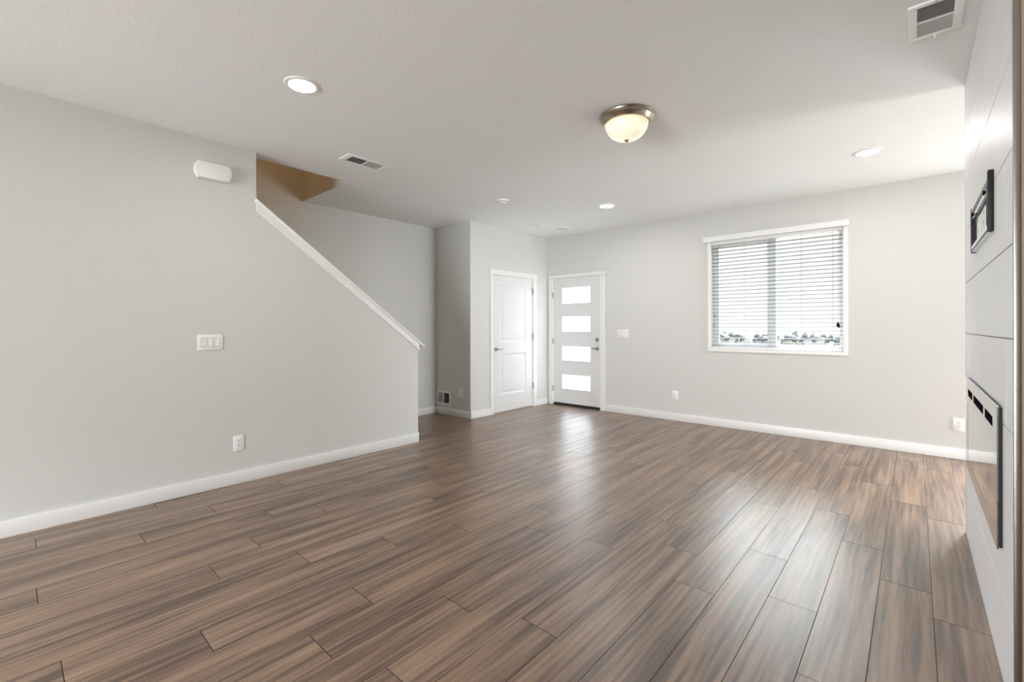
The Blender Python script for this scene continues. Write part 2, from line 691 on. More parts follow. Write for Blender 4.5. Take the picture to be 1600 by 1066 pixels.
# closet interior behind the door
mb = MB()
mb.box(-5.45, -5.33, 4.40, 6.19, 0, H)
mb.box(-5.33, -4.70, 6.07, 6.19, 0, H)
struct(mb.build('wall_closet_interior', WALL))

# fireplace chase with tile cladding
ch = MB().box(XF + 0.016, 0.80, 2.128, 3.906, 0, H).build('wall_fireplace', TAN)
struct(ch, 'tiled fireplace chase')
TH = 0.305
rows = {0: [2.70, 3.31], 1: [2.50, 3.11, 3.72], 2: [2.87, 3.48], 3: [2.27, 2.865, 3.47], 4: [], 5: [2.27, 2.88, 3.49],
        6: [2.69, 3.33], 7: [2.87, 3.55, 2.26], 8: [2.45, 3.06, 3.67]}
mb = MB()
for r, js in rows.items():
    ys = [2.124] + sorted(js) + [3.910]
    for a, b in zip(ys, ys[1:]):
        z1 = min(H, TH * (r + 1))
        mb.box(XF, XF + 0.013, a + 0.0020, b - 0.0020, TH * r + 0.0020, z1 - 0.0020, 0.0009)
mb.build('tile_cladding', TILE, ch)
MB().box(XF + 0.0025, XF + 0.0155, 2.126, 3.908, 0.0, H - 0.0005).build('grout', GROUT, ch)
for y0, y1, nm in ((2.117, 2.1235, 'edge_trim'), (3.9105, 3.917, 'edge_trim')):
    m2 = MB()
    m2.box(XF - 0.0005, XF + 0.0165, y0, y1, 0, H - 0.0005, 0.0025, 3)
    m2.build(nm, ALU, ch)

# baseboards ---------------------------------------------------------------
BH, BT = 0.100, 0.014


def base(name, boxes):
    mb = MB()
    for b in boxes:
        mb.box(*b, 0.003, 2)
    struct(mb.build(name, TRIM))


base('baseboard_left', [(XL, XL + BT, -4.0, 3.060, 0, BH), (XL - 0.154, XL + BT, 3.046, 3.060, 0, BH),
                        (XL - 0.154, XL - 0.14, 2.95, 3.060, 0, BH)])
base('baseboard_back', [(-3.497, 0.60, YB - BT, YB, 0, BH), (1.60, XR, YB - BT, YB, 0, BH)])
base('baseboard_closet', [(XC, XC + BT, YC - BT, 4.662, 0, BH), (XC, XC + BT, 5.735, YB - 0.02, 0, BH)])
base('baseboard_alcove', [(XS, XC + BT, YC - BT, YC, 0, BH)])
base('baseboard_stair', [(XS, XS + BT, 2.95, YC - BT, 0, BH)])
base('baseboard_right', [(XR - BT, XR, -4.0, YB - BT, 0, BH)])
base('baseboard_fireplace', [(XF + 0.03, 0.80, 2.114, 2.128, 0, BH), (XF + 0.03, 0.80, 3.906, 3.920, 0, BH), (0.80, 0.814, 2.114, 3.920, 0, BH)])

# stair knee-wall cap ------------------------------------------------------
sl = (1.095 - 2.308) / (3.046 - 1.402)


def zt(y):
    return 2.308 + sl * (y - 1.402)


cap = MB()
cap.prism([(1.392, zt(1.392)), (3.112, zt(3.112)), (3.112 + 0.013, zt(3.112) + 0.020), (1.392, zt(1.392) + 0.028)],
          'X', XL - 0.165, XL + 0.030, 0.003, 2)
cap = cap.build('trim_1', TRIM)
struct(cap, 'white sloping cap on the stair knee wall')
ap = MB()
ap.prism([(1.404, zt(1.404) - 0.068), (3.060, zt(3.060) - 0.068), (3.060, zt(3.060)), (1.404, zt(1.404))],
         'X', XL + 0.0005, XL + 0.016, 0.002, 1)
ap.prism([(1.404, zt(1.404) - 0.068), (3.060, zt(3.060) - 0.068), (3.060, zt(3.060)), (1.404, zt(1.404))],
         'X', XL - 0.156, XL - 0.1405, 0.002, 1)
ap.box(XL - 0.1405, XL + 0.0005, 3.0465, 3.060, zt(3.060) - 0.068, zt(3.060))
ap.build('apron', TRIM, cap)

# stairs behind the knee wall ----------------------------------------------
st = MB()
N, RI, TR = 15, 2.86 / 15, 0.258
for i in range(N):
    y1 = 2.92 - TR * i
    st.box(XS + 0.002, XL - 0.142, y1 - TR, y1 + 0.02, 0 if i == 0 else RI * (i - 1), RI * (i + 1), 0.012, 2)
struct(st.build('stairs', CARPET), 'carpeted stairs rising behind the left wall')

# dim warm lamp over the upper stair landing
lt = bpy.data.lights.new('stairwell_lamp', 'POINT')
lt.energy = 6.5
lt.color = (1.0, 0.50, 0.16)
lt.shadow_soft_size = 0.08
lo = bpy.data.objects.new('stairwell_lamp', lt)
C.objects.link(lo)
lo.location = (-4.7, 1.2, 4.6)

# ------------------------------------------------------------------ doors
d1 = mount('door_1', 'left', (XC, 5.1825, 0))        # u = +Y, w = +X
struct(d1, 'white two-panel closet door')


def slab_with_panels(mb, u0, u1, v0, v1, w0, w1, panels, depth):
    """front face with recessed, raised-field moulded panels"""
    cu = sorted({u0, u1, *[p[0] for p in panels], *[p[1] for p in panels]})
    cv = sorted({v0, v1, *[p[2] for p in panels], *[p[3] for p in panels]})
    for a, b in zip(cu, cu[1:]):
        for c, d in zip(cv, cv[1:]):
            if any(p[0] <= a + 1e-6 and p[1] >= b - 1e-6 and p[2] <= c + 1e-6 and p[3] >= d - 1e-6 for p in panels):
                continue
            mb.box(a, b, c, d, w0, w1)
    bmesh.ops.remove_doubles(mb.bm, verts=list(mb.bm.verts), dist=1e-5)
    for p in panels:
        # sloping moulding down to the recess, then a raised field
        t = bmesh.new()
        loops = [(0.0, w1), (0.016, w1 - depth), (0.030, w1 - depth), (0.052, w1 - depth * 0.25), (0.06, w1 - depth * 0.2)]
        rings = []
        for ins, w in loops:
            rings.append([t.verts.new((x, y, w)) for x, y in ((p[0] + ins, p[2] + ins), (p[1] - ins, p[2] + ins),
                                                             (p[1] - ins, p[3] - ins), (p[0] + ins, p[3] - ins))])
        for r_, s_ in zip(rings, rings[1:]):
            for i in range(4):
                t.faces.new((r_[i], r_[(i + 1) % 4], s_[(i + 1) % 4], s_[i]))
        t.faces.new(rings[-1])
        bk = [t.verts.new((x, y, w0)) for x, y in ((p[0], p[2]), (p[1], p[2]), (p[1], p[3]), (p[0], p[3]))]
        t.faces.new(list(reversed(bk)))
        mb.add(t)


mb = MB()
DWo = 5.1825
slab_with_panels(mb, 4.727 - DWo, 5.640 - DWo, 0.022, 2.036, -0.038, -0.004,
                 [(4.885 - DWo, 5.478 - DWo, 1.045, 1.950), (4.885 - DWo, 5.478 - DWo, 0.268, 0.875)], 0.011)
mb.build('door_panel', DOORP, d1)
mb = MB()
jw = 0.02
mb.box(CY0 - DWo, CY0 + jw - DWo, 0, CZ1, -0.12, 0.0)
mb.box(CY1 - jw - DWo, CY1 - DWo, 0, CZ1, -0.12, 0.0)
mb.box(CY0 + jw - DWo, CY1 - jw - DWo, CZ1 - jw, CZ1, -0.12, 0.0)
mb.build('jamb', TRIM, d1)
mb = MB()
mb.box(4.662 - DWo, 4.722 - DWo, 0, 2.043, 0.0, 0.015, 0.002)
mb.box(5.645 - DWo, 5.732 - DWo, 0, 2.043, 0.0, 0.015, 0.002)
mb.box(4.650 - DWo, 5.742 - DWo, 2.043, 2.118, 0.0, 0.020, 0.002)
mb.build('casing', TRIM, d1)


def lever(parent, u, v, w, s):
    hb = bpy.data.objects.new('door_handle', None)
    mb_ = MB()
    t = bmesh.new()
    bmesh.ops.create_cone(t, cap_ends=True, segments=32, radius1=0.031, radius2=0.028, depth=0.010)
    mb_.add(t, Matrix.Translation((u, v, w + 0.005)))
    mb_.tube((u, v, w), (u, v, w + 0.05), 0.011)
    mb_.tube((u, v, w + 0.05), (u + s * 0.055, v + 0.004, w + 0.052), 0.0105, 0.009)
    mb_.tube((u + s * 0.055, v + 0.004, w + 0.052), (u + s * 0.110, v - 0.004, w + 0.046), 0.009, 0.0075)
    mb_.ball((u, v, w + 0.05), 0.0112)
    mb_.ball((u + s * 0.11, v - 0.004, w + 0.046), 0.0075)
    bpy.data.objects.remove(hb)
    return mb_.build('door_handle', HINGE, parent)


def hinge(parent, u, v, w):
    mb_ = MB()
    mb_.tube((u, v - 0.045, w + 0.006), (u, v + 0.045, w + 0.006), 0.0065)
    mb_.box(u - 0.014, u + 0.014, v - 0.044, v + 0.044, w - 0.003, w + 0.002)
    mb_.ball((u, v + 0.047, w + 0.006), 0.006)
    mb_.ball((u, v - 0.047, w + 0.006), 0.006)
    return mb_.build('hinge', HINGE, parent)


lever(d1, 4.790 - DWo, 0.947, -0.004, 1)
for z in (1.845, 1.125, 0.335):
    hinge(d1, 5.642 - DWo, z, 0.012)

EX = -4.025
d2 = mount('door_2', 'back', (EX, YB, 0))
struct(d2, 'white entry door with four frosted glass panes')
panes = [(1.650, 1.912), (1.194, 1.447), (0.727, 0.966), (0.268, 0.504)]
PU0, PU1 = -4.303 - EX, -3.760 - EX
mb = MB()
cuv = [0.036] + [z for p in sorted(panes) for z in p] + [2.064]
L0, L1 = -4.463 - EX, -3.590 - EX
w0, w1 = -0.062, -0.018
mb.box(L0, PU0, 0.036, 2.064, w0, w1)
mb.box(PU1, L1, 0.036, 2.064, w0, w1)
for a, b in zip(cuv[0::2], cuv[1::2]):
    mb.box(PU0, PU1, a, b, w0, w1)
bmesh.ops.remove_doubles(mb.bm, verts=list(mb.bm.verts), dist=1e-5)
mb.build('door_panel', DOORP, d2)
for a, b in panes:
    MB().box(PU0 + 0.002, PU1 - 0.002, a + 0.002, b - 0.002, -0.042, -0.038).build('glass_pane', FROST, d2)
    fr = MB()
    for (x0, x1, y0, y1) in ((PU0 - 0.012, PU1 + 0.012, b - 0.006, b + 0.012), (PU0 - 0.012, PU1 + 0.012, a - 0.012, a + 0.006),
                             (PU0 - 0.012, PU0 + 0.006, a + 0.006, b - 0.006), (PU1 - 0.006, PU1 + 0.012, a + 0.006, b - 0.006)):
        fr.box(x0, x1, y0, y1, w1, w1 + 0.006, 0.002)
    fr.build('pane_frame', DOORP, d2)
mb = MB()
mb.box(DX0 - EX, DX0 + 0.027 - EX, 0, DZ1, -0.15, 0.0)
mb.box(DX1 - 0.027 - EX, DX1 - EX, 0, DZ1, -0.15, 0.0)
mb.box(DX0 + 0.027 - EX, DX1 - 0.027 - EX, DZ1 - 0.02, DZ1, -0.15, 0.0)
mb.build('jamb', TRIM, d2)
mb = MB()
mb.box(-4.552 - EX, -4.478 - EX, 0, 2.062, 0.0, 0.016, 0.002)
mb.box(-3.578 - EX, -3.500 - EX, 0, 2.062, 0.0, 0.016, 0.002)
mb.box(-4.560 - EX, -3.490 - EX, 2.070, 2.120, 0.0, 0.020, 0.002)
mb.build('casing', TRIM, d2)
MB().box(-4.470 - EX, -3.580 - EX, 0, 0.014, -0.15, 0.015, 0.004).build('threshold', BRONZE, d2)
MB().box(-4.470 - EX, -3.580 - EX, 0.014, 0.035, -0.060, -0.022).build('door_sweep', BRONZE, d2)
lever(d2, -3.647 - EX, 0.938, w1, -1)
mb = MB()
t = bmesh.new()
bmesh.ops.create_cone(t, cap_ends=True, segments=32, radius1=0.032, radius2=0.027, depth=0.014)
mb.add(t, Matrix.Translation((-3.647 - EX, 1.075, w1 + 0.007)))
mb.box(-3.647 - EX - 0.005, -3.647 - EX + 0.005, 1.075 - 0.018, 1.075 + 0.018, w1 + 0.012, w1 + 0.030, 0.002)
mb.build('deadbolt', HINGE, d2)
for z in (1.795, 1.041, 0.265):
    hinge(d2, -4.474 - EX, z, 0.002)

# ------------------------------------------------------------------ window
WXc = (WX0 + WX1) / 2
w1_ = mount('window_1', 'back', (WXc, YB, WZ0))
struct(w1_, 'white vinyl slider window')
hw, hh = (WX1 - WX0) / 2, WZ1 - WZ0
mb = MB()
FO, FI = -0.148, -0.088
mb.box(-hw, -hw + 0.045, 0, hh, FO, FI, 0.003)
mb.box(hw - 0.045, hw, 0, hh, FO, FI, 0.003)
mb.box(-hw + 0.045, hw - 0.045, 0, 0.045, FO, FI, 0.003)
mb.box(-hw + 0.045, hw - 0.045, hh - 0.045, hh, FO, FI, 0.003)
mb.box(-0.033, 0.033, 0.045, hh - 0.045, FO, FI, 0.003)
mb.build('window_frame', VINYL, w1_)
mb = MB()
for (x0, x1, y0, y1) in ((-hw + 0.046, -0.034, 0.046, 0.076), (-hw + 0.046, -0.034, hh - 0.076, hh - 0.046),
                         (-hw + 0.046, -hw + 0.076, 0.077, hh - 0.077), (-0.062, -0.034, 0.077, hh - 0.077)):
    mb.box(x0, x1, y0, y1, -0.135, -0.095, 0.003)
mb.build('sash', VINYL, w1_)
MB().box(-hw + 0.07, -0.055, 0.07, hh - 0.07, -0.118, -0.114).build('glass_pane', GLASS, w1_)
MB().box(0.028, hw - 0.04, 0.04, hh - 0.04, -0.122, -0.118).build('glass_pane', GLASS, w1_)
mb = MB()
mb.box(-hw - 0.033, -hw, -0.033, hh + 0.02, 0.0, 0.010, 0.002)
mb.box(hw, hw + 0.036, -0.033, hh + 0.02, 0.0, 0.010, 0.002)
mb.box(-hw, hw, -0.033, 0.0, 0.0, 0.014, 0.002)
mb.build('casing', TRIM, w1_)
mb = MB()   # painted returns of the opening
mb.box(-hw, -hw + 0.006, 0.006, hh - 0.006, FI, 0.0)
mb.box(hw - 0.006, hw, 0.006, hh - 0.006, FI, 0.0)
mb.box(-hw, hw, 0, 0.006, FI, 0.0)
mb.box(-hw, hw, hh - 0.006, hh, FI, 0.0)
mb.build('window_return', TRIM, w1_)

# blind inside the opening
bl = mount('window_blind', 'back', (WXc, YB, WZ0))
tag(bl, 'white horizontal slat blind lowered over the window on the back wall', 'blind')
mb = MB()
mb.box(-hw - 0.072, hw + 0.050, hh - 0.016, hh + 0.050, 0.045, 0.053, 0.002)
mb.box(-hw - 0.072, -hw - 0.064, hh - 0.016, hh + 0.050, 0.012, 0.045, 0.001)
mb.box(hw + 0.042, hw + 0.050, hh - 0.016, hh + 0.050, 0.012, 0.045, 0.001)
mb.build('valance', SLATW, bl)
MB().box(-hw + 0.01, hw - 0.01, hh - 0.05, hh - 0.008, -0.062, -0.006, 0.002).build('headrail', SLATW, bl)
mb = MB()
pitch = 0.0458
ns = 28
for i in range(ns):
    z = 0.052 + pitch * i
    t = bmesh.new()
    prof = [(-0.060, -0.0015), (-0.046, 0.0015), (-0.034, 0.0022), (-0.022, 0.0015), (-0.008, -0.0015)]
    a = [[t.verts.new((x, z + q - e + (w + 0.034) * 0.10, w)) for (w, q) in prof] for x in (-hw + 0.012, hw - 0.012) for e in (0, 0.0022)]
    k = len(prof)
    for j in range(k - 1):
        t.faces.new((a[0][j], a[0][j + 1], a[2][j + 1], a[2][j]))
        t.faces.new((a[1][j], a[3][j], a[3][j + 1], a[1][j + 1]))
    t.faces.new((a[0][0], a[2][0], a[3][0], a[1][0]))
    t.faces.new((a[0][-1], a[1][-1], a[3][-1], a[2][-1]))
    bmesh.ops.recalc_face_normals(t, faces=list(t.faces))
    mb.add(t)
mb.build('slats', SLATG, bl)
MB().box(-hw + 0.012, hw - 0.012, 0.008, 0.030, -0.058, -0.010, 0.003).build('bottom_rail', SLATW, bl)
for x in (-hw + 0.10, -0.30, 0.30, hw - 0.10):
    mb = MB()
    for w in (-0.0605, -0.0075):
        mb.tube((x, 0.02, w), (x, hh - 0.03, w), 0.0011, n=6)
    mb.build('ladder_cord', CORD, bl)
lc = MB()
lc.tube((hw - 0.042, 0.315, -0.002), (hw - 0.042, hh - 0.03, -0.002), 0.0012, n=6)
lc.tube((hw - 0.052, 0.330, -0.002), (hw - 0.044, hh - 0.03, -0.002), 0.0012, n=6)
lc = lc.build('lift_cord', CORD, bl)
MB().tube((hw - 0.042, 0.268, -0.002), (hw - 0.042, 0.315, -0.002), 0.010, 0.005).build('tassel', BLACK, lc)
MB().tube((hw - 0.057, 0.283, -0.002), (hw - 0.052, 0.330, -0.002), 0.010, 0.005).build('tassel', BLACK, lc)
lc = MB()
lc.tube((-hw + 0.045, 0.32, -0.002), (-hw + 0.045, hh - 0.03, -0.002), 0.0012, n=6)
lc = lc.build('tilt_cord', CORD, bl)
MB().tube((-hw + 0.045, 0.275, -0.002), (-hw + 0.045, 0.32, -0.002), 0.007, 0.004).build('tassel', CORD, lc)
MB().tube((-hw + 0.052, 0.405, -0.002), (-hw + 0.052, 0.45, -0.002), 0.007, 0.004).build('tassel', CORD, lc)

# unseen side door frame, added around the side fill light
ws = mount('unseen_added_door', 'back', (1.10, YB, 0))
struct(ws)
mb = MB()
for (x0, x1, y0, y1) in ((-0.46, -0.40, 0, 2.06), (0.40, 0.46, 0, 2.06), (-0.40, 0.40, 0, 0.12), (-0.40, 0.40, 1.96, 2.06)):
    mb.box(x0, x1, y0, y1, -0.06, -0.02)
mb.build('added_door_frame', TRIM, ws)

# ------------------------------------------------------------------ ceiling fittings


def downlight(loc, label):
    o = mount('recessed_light', 'ceiling', loc)
    tag(o, label, 'ceiling light', 'recessed downlights in the ceiling')
    MB().lathe([(0.072, 0.002), (0.076, 0.0075), (0.088, 0.0085), (0.099, 0.005), (0.102, 0.0), (0.074, 0.0)]).build('trim_ring', PLASTIC, o)
    MB().lathe([(0.0, 0.0045), (0.060, 0.0045), (0.0725, 0.0025), (0.0725, 0.0005)]).build('lens', LENS, o)
    return o


can = downlight((-2.779, 1.206, H), 'lit round white recessed downlight in the ceiling near the left wall')
for loc, lab in (((-0.295, 4.860, H), 'lit round white recessed downlight in the ceiling right of the dome light'),
                 ((-2.793, 4.870, H), 'lit round white recessed downlight in the ceiling toward the entry door'),):
    c = copy_tree(can)
    c.location = loc
    c['label'] = lab

dm = mount('dome_light', 'ceiling', (-1.505, 2.905, H))
tag(dm, 'flush dome ceiling light with a lit frosted bowl and brushed nickel ring', 'ceiling light')
MB().lathe([(0.0, 0.0), (0.186, 0.0), (0.189, 0.006), (0.185, 0.014), (0.180, 0.016), (0.180, 0.026), (0.174, 0.032), (0.163, 0.044),
            (0.157, 0.052), (0.148, 0.054), (0.146, 0.046)], n=72).build('nickel_ring', NICKEL, dm)
prof = []
for k in range(19):
    a = math.pi / 2 * k / 18
    prof.append((0.1465 * math.cos(a) ** 0.85 if k < 18 else 0.0, 0.048 + 0.118 * math.sin(a)))
MB().lathe(prof, n=72).build('glass_bowl', BOWL, dm)
MB().lathe([(0.0, 0.160), (0.014, 0.163), (0.016, 0.168), (0.010, 0.172), (0.006, 0.178), (0.009, 0.184), (0.006, 0.192), (0.0, 0.194)], n=24).build('finial', NICKEL, dm)

def register(name, side, loc, su, sv, label, cat, border_u, border_v, split='v', n=9, lever_=None, flip=False):
    """louvred register su x sv; two louvre banks tilted apart, split along v"""
    o = mount(name, side, loc)
    tag(o, label, cat)
    iu, iv = su / 2 - border_u, sv / 2 - border_v
    mb_ = MB()
    t_ = 0.010
    mb_.box(-su / 2, su / 2, iv, sv / 2, 0, t_, 0.003, 2)
    mb_.box(-su / 2, su / 2, -sv / 2, -iv, 0, t_, 0.003, 2)
    mb_.box(-su / 2, -iu, -iv, iv, 0, t_, 0.003, 2)
    mb_.box(iu, su / 2, -iv, iv, 0, t_, 0.003, 2)
    if split == 'v':
        mb_.box(-iu, iu, -0.005, 0.005, 0.001, t_ - 0.001)
    else:
        mb_.box(-0.005, 0.005, -iv, iv, 0.001, t_ - 0.001)
    mb_.build('frame', VENTW, o)
    MB().box(-iu, iu, -iv, iv, 0.0003, 0.0010).build('duct_backing', DUCT, o)
    for sgn in (-1, 1):
        lv = MB()
        L = iv if split == 'v' else iu
        for k in range(n):
            c = sgn * (0.008 + (L - 0.010) * (k + 0.5) / n)
            ang = sgn * (-1 if flip else 1) * math.radians(48)
            t = bmesh.new()
            bmesh.ops.create_cube(t, size=1)
            if split == 'v':
                sc_ = Matrix.Diagonal((2 * iu, 0.009, 0.0011, 1))
                mt = Matrix.Translation((0, c, 0.0052)) @ Matrix.Rotation(ang, 4, 'X') @ sc_
            else:
                sc_ = Matrix.Diagonal((0.009, 2 * iv, 0.0011, 1))
                mt = Matrix.Translation((c, 0, 0.0052)) @ Matrix.Rotation(-ang, 4, 'Y') @ sc_
            lv.add(t, mt)
        lv.build('louvre_bank', LOUVRE, o)
    if lever_:
        lm = MB()
        lm.tube((lever_[0], lever_[1], 0.008), (lever_[0] + 0.004, lever_[1] - 0.004, 0.024), 0.0035)
        lm.ball((lever_[0] + 0.004, lever_[1] - 0.004, 0.024), 0.0045)
        lm.build('damper_lever', VENTW, o)
    if split == 'v':
        pts = ((0, sv / 2 - border_v / 2), (0, -sv / 2 + border_v / 2))
    else:
        pts = ((su / 2 - border_u / 2, 0), (-su / 2 + border_u / 2, 0))
    for p in pts:
        MB().ball((p[0], p[1], t_), 0.004, 1, 1, 0.4).build('screw', SLOT, o)
    return o


register('ceiling_vent', 'ceiling', (-3.655, 2.140, H), 0.185, 0.408, 'long white ceiling vent beside the stairwell opening', 'vent', 0.028, 0.050, 'v', 11)
register('ceiling_vent', 'ceiling', (0.076, 2.955, H), 0.195, 0.335, 'white ceiling vent with a small lever beside the tiled fireplace', 'vent',
         0.034, 0.028, 'v', 11, lever_=(0.0, -0.150))
wv_ = register('wall_vent', 'back', (-5.148, YC, 0.240), 0.300, 0.206, 'white wall vent low in the stair alcove', 'vent', 0.028, 0.030, 'u', 8)

sd = mount('smoke_detector', 'ceiling', (-3.560, 3.840, H))
tag(sd, 'small round white smoke detector on the ceiling past the long vent', 'smoke detector')
MB().lathe([(0, 0), (0.068, 0), (0.068, 0.012), (0.064, 0.016), (0.0, 0.016)]).build('base_plate', PLASTIC, sd)
MB().lathe([(0.054, 0.016), (0.054, 0.032), (0.047, 0.041), (0.0, 0.044)]).build('cover', PLASTIC, sd)
MB().lathe([(0.0555, 0.021), (0.0565, 0.024), (0.0555, 0.027)], n=48).build('vent_slot', SLOT, sd)

cv = mount('recessed_light', 'ceiling', (-4.055, 5.085, H))
tag(cv, 'small unlit round recessed light in the ceiling above the closet door', 'ceiling light')
MB().lathe([(0.060, 0.001), (0.064, 0.010), (0.080, 0.011), (0.090, 0.004), (0.090, 0.0)]).build('trim_ring', PLASTIC, cv)
MB().lathe([(0.0, 0.0015), (0.061, 0.0015), (0.061, 0.0005), (0.0, 0.0005)]).build('lens', VINYL, cv)

cs = mount('ceiling_speaker', 'ceiling', (-3.945, 5.530, H))
tag(cs, 'wide round white ceiling cover nearest the entry door corner', 'ceiling cover')
MB().lathe([(0.108, 0.001), (0.112, 0.012), (0.130, 0.014), (0.150, 0.006), (0.152, 0.0)]).build('trim_ring', PLASTIC, cs)
MB().lathe([(0.0, 0.006), (0.05, 0.005), (0.109, 0.0015), (0.109, 0.0005), (0.0, 0.0005)]).build('cover', VINYL, cs)

# ------------------------------------------------------------------ wall fittings
chm = mount('door_chime', 'left', (XL, 1.085, 2.484))
tag(chm, 'white rounded door chime box high on the left wall', 'door chime')


def chime_outline(w, h, bulge, n=10):
    pts = []
    for i in range(n + 1):
        a = -1 + 2 * i / n
        pts.append((w / 2 + bulge * (1 - a * a), a * h / 2))
    for i in range(n + 1):
        a = 1 - 2 * i / n
        pts.append((-w / 2 - bulge * (1 - a * a), a * h / 2))
    return pts


mb = MB()
mb.prism(chime_outline(0.205, 0.126, 0.022), 'Z', 0.0, 0.050, 0.006, 3, True)
mb.build('cover', PLASTIC, chm, 50)
MB().prism(chime_outline(0.196, 0.118, 0.022), 'Z', 0.0, 0.012).build('base_plate', PLASTIC, chm).location = (0, 0, -0.0)


def plate(mb_, w, h, t=0.006):
    mb_.box(-w / 2, w / 2, -h / 2, h / 2, 0, t, 0.0025, 2)


def switch3(side, loc, label):
    o = mount('light_switch', side, loc)
    tag(o, label, 'light switch')
    mb_ = MB()
    plate(mb_, 0.172, 0.121)
    mb_.build('wall_plate', PLASTIC, o)
    for k in (-1, 0, 1):
        fr_ = MB()
        for (x0, x1, y0, y1) in ((-0.0175, 0.0175, 0.0330, 0.0345), (-0.0175, 0.0175, -0.0345, -0.0330),
                                 (-0.0175, -0.0163, -0.0330, 0.0330), (0.0163, 0.0175, -0.0330, 0.0330)):
            fr_.box(0.046 * k + x0, 0.046 * k + x1, y0, y1, 0.0055, 0.0066)
        s = MB()
        up_ = 1 if k == -1 else -1
        s.prism([(-0.0325, 0.006), (0.0325, 0.006), (0.0325, 0.0085 + 0.0025 * up_), (0.0, 0.0080), (-0.0325, 0.0085 - 0.0025 * up_)], 'X',
                0.046 * k - 0.016, 0.046 * k + 0.016)
        s = s.build('rocker', PLASTIC, o)
        fr_.build('rocker_gap', SLOT, s)
    return o


switch3('left', (XL, 1.068, 1.153), 'white three-gang rocker light switch on the left wall')
switch3('back', (-3.201, YB, 1.169), 'white wide rocker light switch on the wall beside the entry door')


def outlet(side, loc, label):
    o = mount('wall_outlet', side, loc)
    tag(o, label, 'outlet', 'duplex outlets on the walls')
    mb_ = MB()
    plate(mb_, 0.079, 0.124)
    mb_.build('wall_plate', PLASTIC, o)
    for z in (0.020, -0.020):
        r_ = MB()
        pts = [(0.0165 * math.cos(a), z + 0.0145 * math.sin(a)) for a in [2 * math.pi * i / 24 for i in range(24)]]
        r_.prism(pts, 'Z', 0.005, 0.0075)
        r_ = r_.build('socket', PLASTIC, o)
        for bx in ((-0.0075, -0.0048, z - 0.001, z + 0.0085), (0.0048, 0.0075, z - 0.001, z + 0.0085), (-0.0028, 0.0028, z - 0.0095, z - 0.005)):
            MB().box(*bx, 0.0070, 0.0079).build('socket_slot', SLOT, r_)
    sc_ = MB()
    sc_.ball((0, 0, 0.006), 0.003, 1, 1, 0.4)
    sc_.build('screw', LOUVRE, o)
    return o


ol = outlet('left', (XL, 1.264, 0.327), 'white wall outlet low on the left wall, below the three-gang switch')
for side, loc, lab in (('back', (-4.776, YC, 0.348), 'white wall outlet in the stair alcove beside the low wall vent'),
                       ('back', (-2.424, YB, 0.342), 'white wall outlet low on the back wall between the entry door and window'),
                       ('back', (0.313, YB, 0.327), 'white wall outlet at the right end of the back wall beside the fireplace')):
    c = copy_tree(ol)
    u, v, w = (Vector(a) for a in AX[side])
    mt = Matrix((u, v, w)).transposed().to_4x4()
    mt.translation = Vector(loc)
    c.matrix_world = mt
    c['label'] = lab

# ------------------------------------------------------------------ electric fireplace
fp = mount('electric_fireplace', 'chase', (XF, 3.005, 0.4665))
tag(fp, 'wall-mounted electric fireplace with a wide black glass front on the tiled chase', 'fireplace')
FW, FH = 1.30, 0.508
MB().box(-FW / 2 + 0.004, FW / 2 - 0.004, 0.004, FH - 0.004, 0.0, 0.0095, 0.001).build('housing', BLKMETAL, fp)
mb = MB()
iu0, iu1, iv0, iv1 = -FW / 2 + 0.11, FW / 2 - 0.11, 0.060, FH - 0.135
mb.box(-FW / 2, FW / 2, 0, iv0, 0.0098, 0.0145)
mb.box(-FW / 2, FW / 2, iv1, FH, 0.0098, 0.0145)
mb.box(-FW / 2, iu0, iv0, iv1, 0.0098, 0.0145)
mb.box(iu1, FW / 2, iv0, iv1, 0.0098, 0.0145)
bmesh.ops.remove_doubles(mb.bm, verts=list(mb.bm.verts), dist=1e-5)
mb.build('front_frame', FFRAME, fp)
MB().box(iu0, iu1, iv0, iv1, 0.0098, 0.0138).build('glass_front', FGLASS, fp)
for a, b in ((3.51, 3.27), (3.205, 2.785), (2.72, 2.475)):
    s = MB()
    s.box(3.005 - a, 3.005 - b, 0.417, 0.455, 0.0140, 0.0148)
    s = s.build('air_slot', BLACK, fp)
mb = MB()
mb.box(-FW / 2, FW / 2, FH, FH + 0.003, 0.0098, 0.0148)
mb.box(-FW / 2 - 0.002, -FW / 2, 0, FH + 0.003, 0.0098, 0.0148)
mb.build('edge_strip', STEEL, fp)

# ------------------------------------------------------------------ TV bracket and recessed outlet box
tv = mount('television_bracket', 'chase', (XF, 2.945, 1.640))
tag(tv, 'black steel wall bracket frame, rail highlights coloured silver, above the fireplace', 'wall bracket')
BW, BHt = 0.745, 0.226
hw_ = BW / 2
for v0_, v1_ in ((BHt - 0.030, BHt), (0.0, 0.030)):
    mb = MB()
    mb.box(-hw_ + 0.012, hw_ - 0.034, v0_, v1_, 0.0125, 0.0150, 0.0008)
    mb.box(-hw_ + 0.012, hw_ - 0.034, v0_, v0_ + 0.0025, 0.0, 0.0125)
    mb.box(-hw_ + 0.012, hw_ - 0.034, v1_ - 0.0025, v1_, 0.0, 0.0125)
    rl = mb.build('rail', STEEL, tv)  # silver colour stands for highlights on the black bracket's rails
    lp = MB()
    lp.box(-hw_ + 0.012, hw_ - 0.034, v0_ + 0.001, v0_ + 0.010, 0.0150, 0.0158)
    lp.build('rail_lip', BLKMETAL, rl)
mb = MB()
mb.box(hw_ - 0.034, hw_, -0.004, BHt + 0.012, 0.0, 0.017, 0.003, 2)
mb.build('side_arm', BLKMETAL, tv)
mb = MB()
mb.box(-hw_, -hw_ + 0.026, -0.002, BHt + 0.002, 0.0, 0.016, 0.002, 2)
mb.build('side_arm', BLKMETAL, tv)
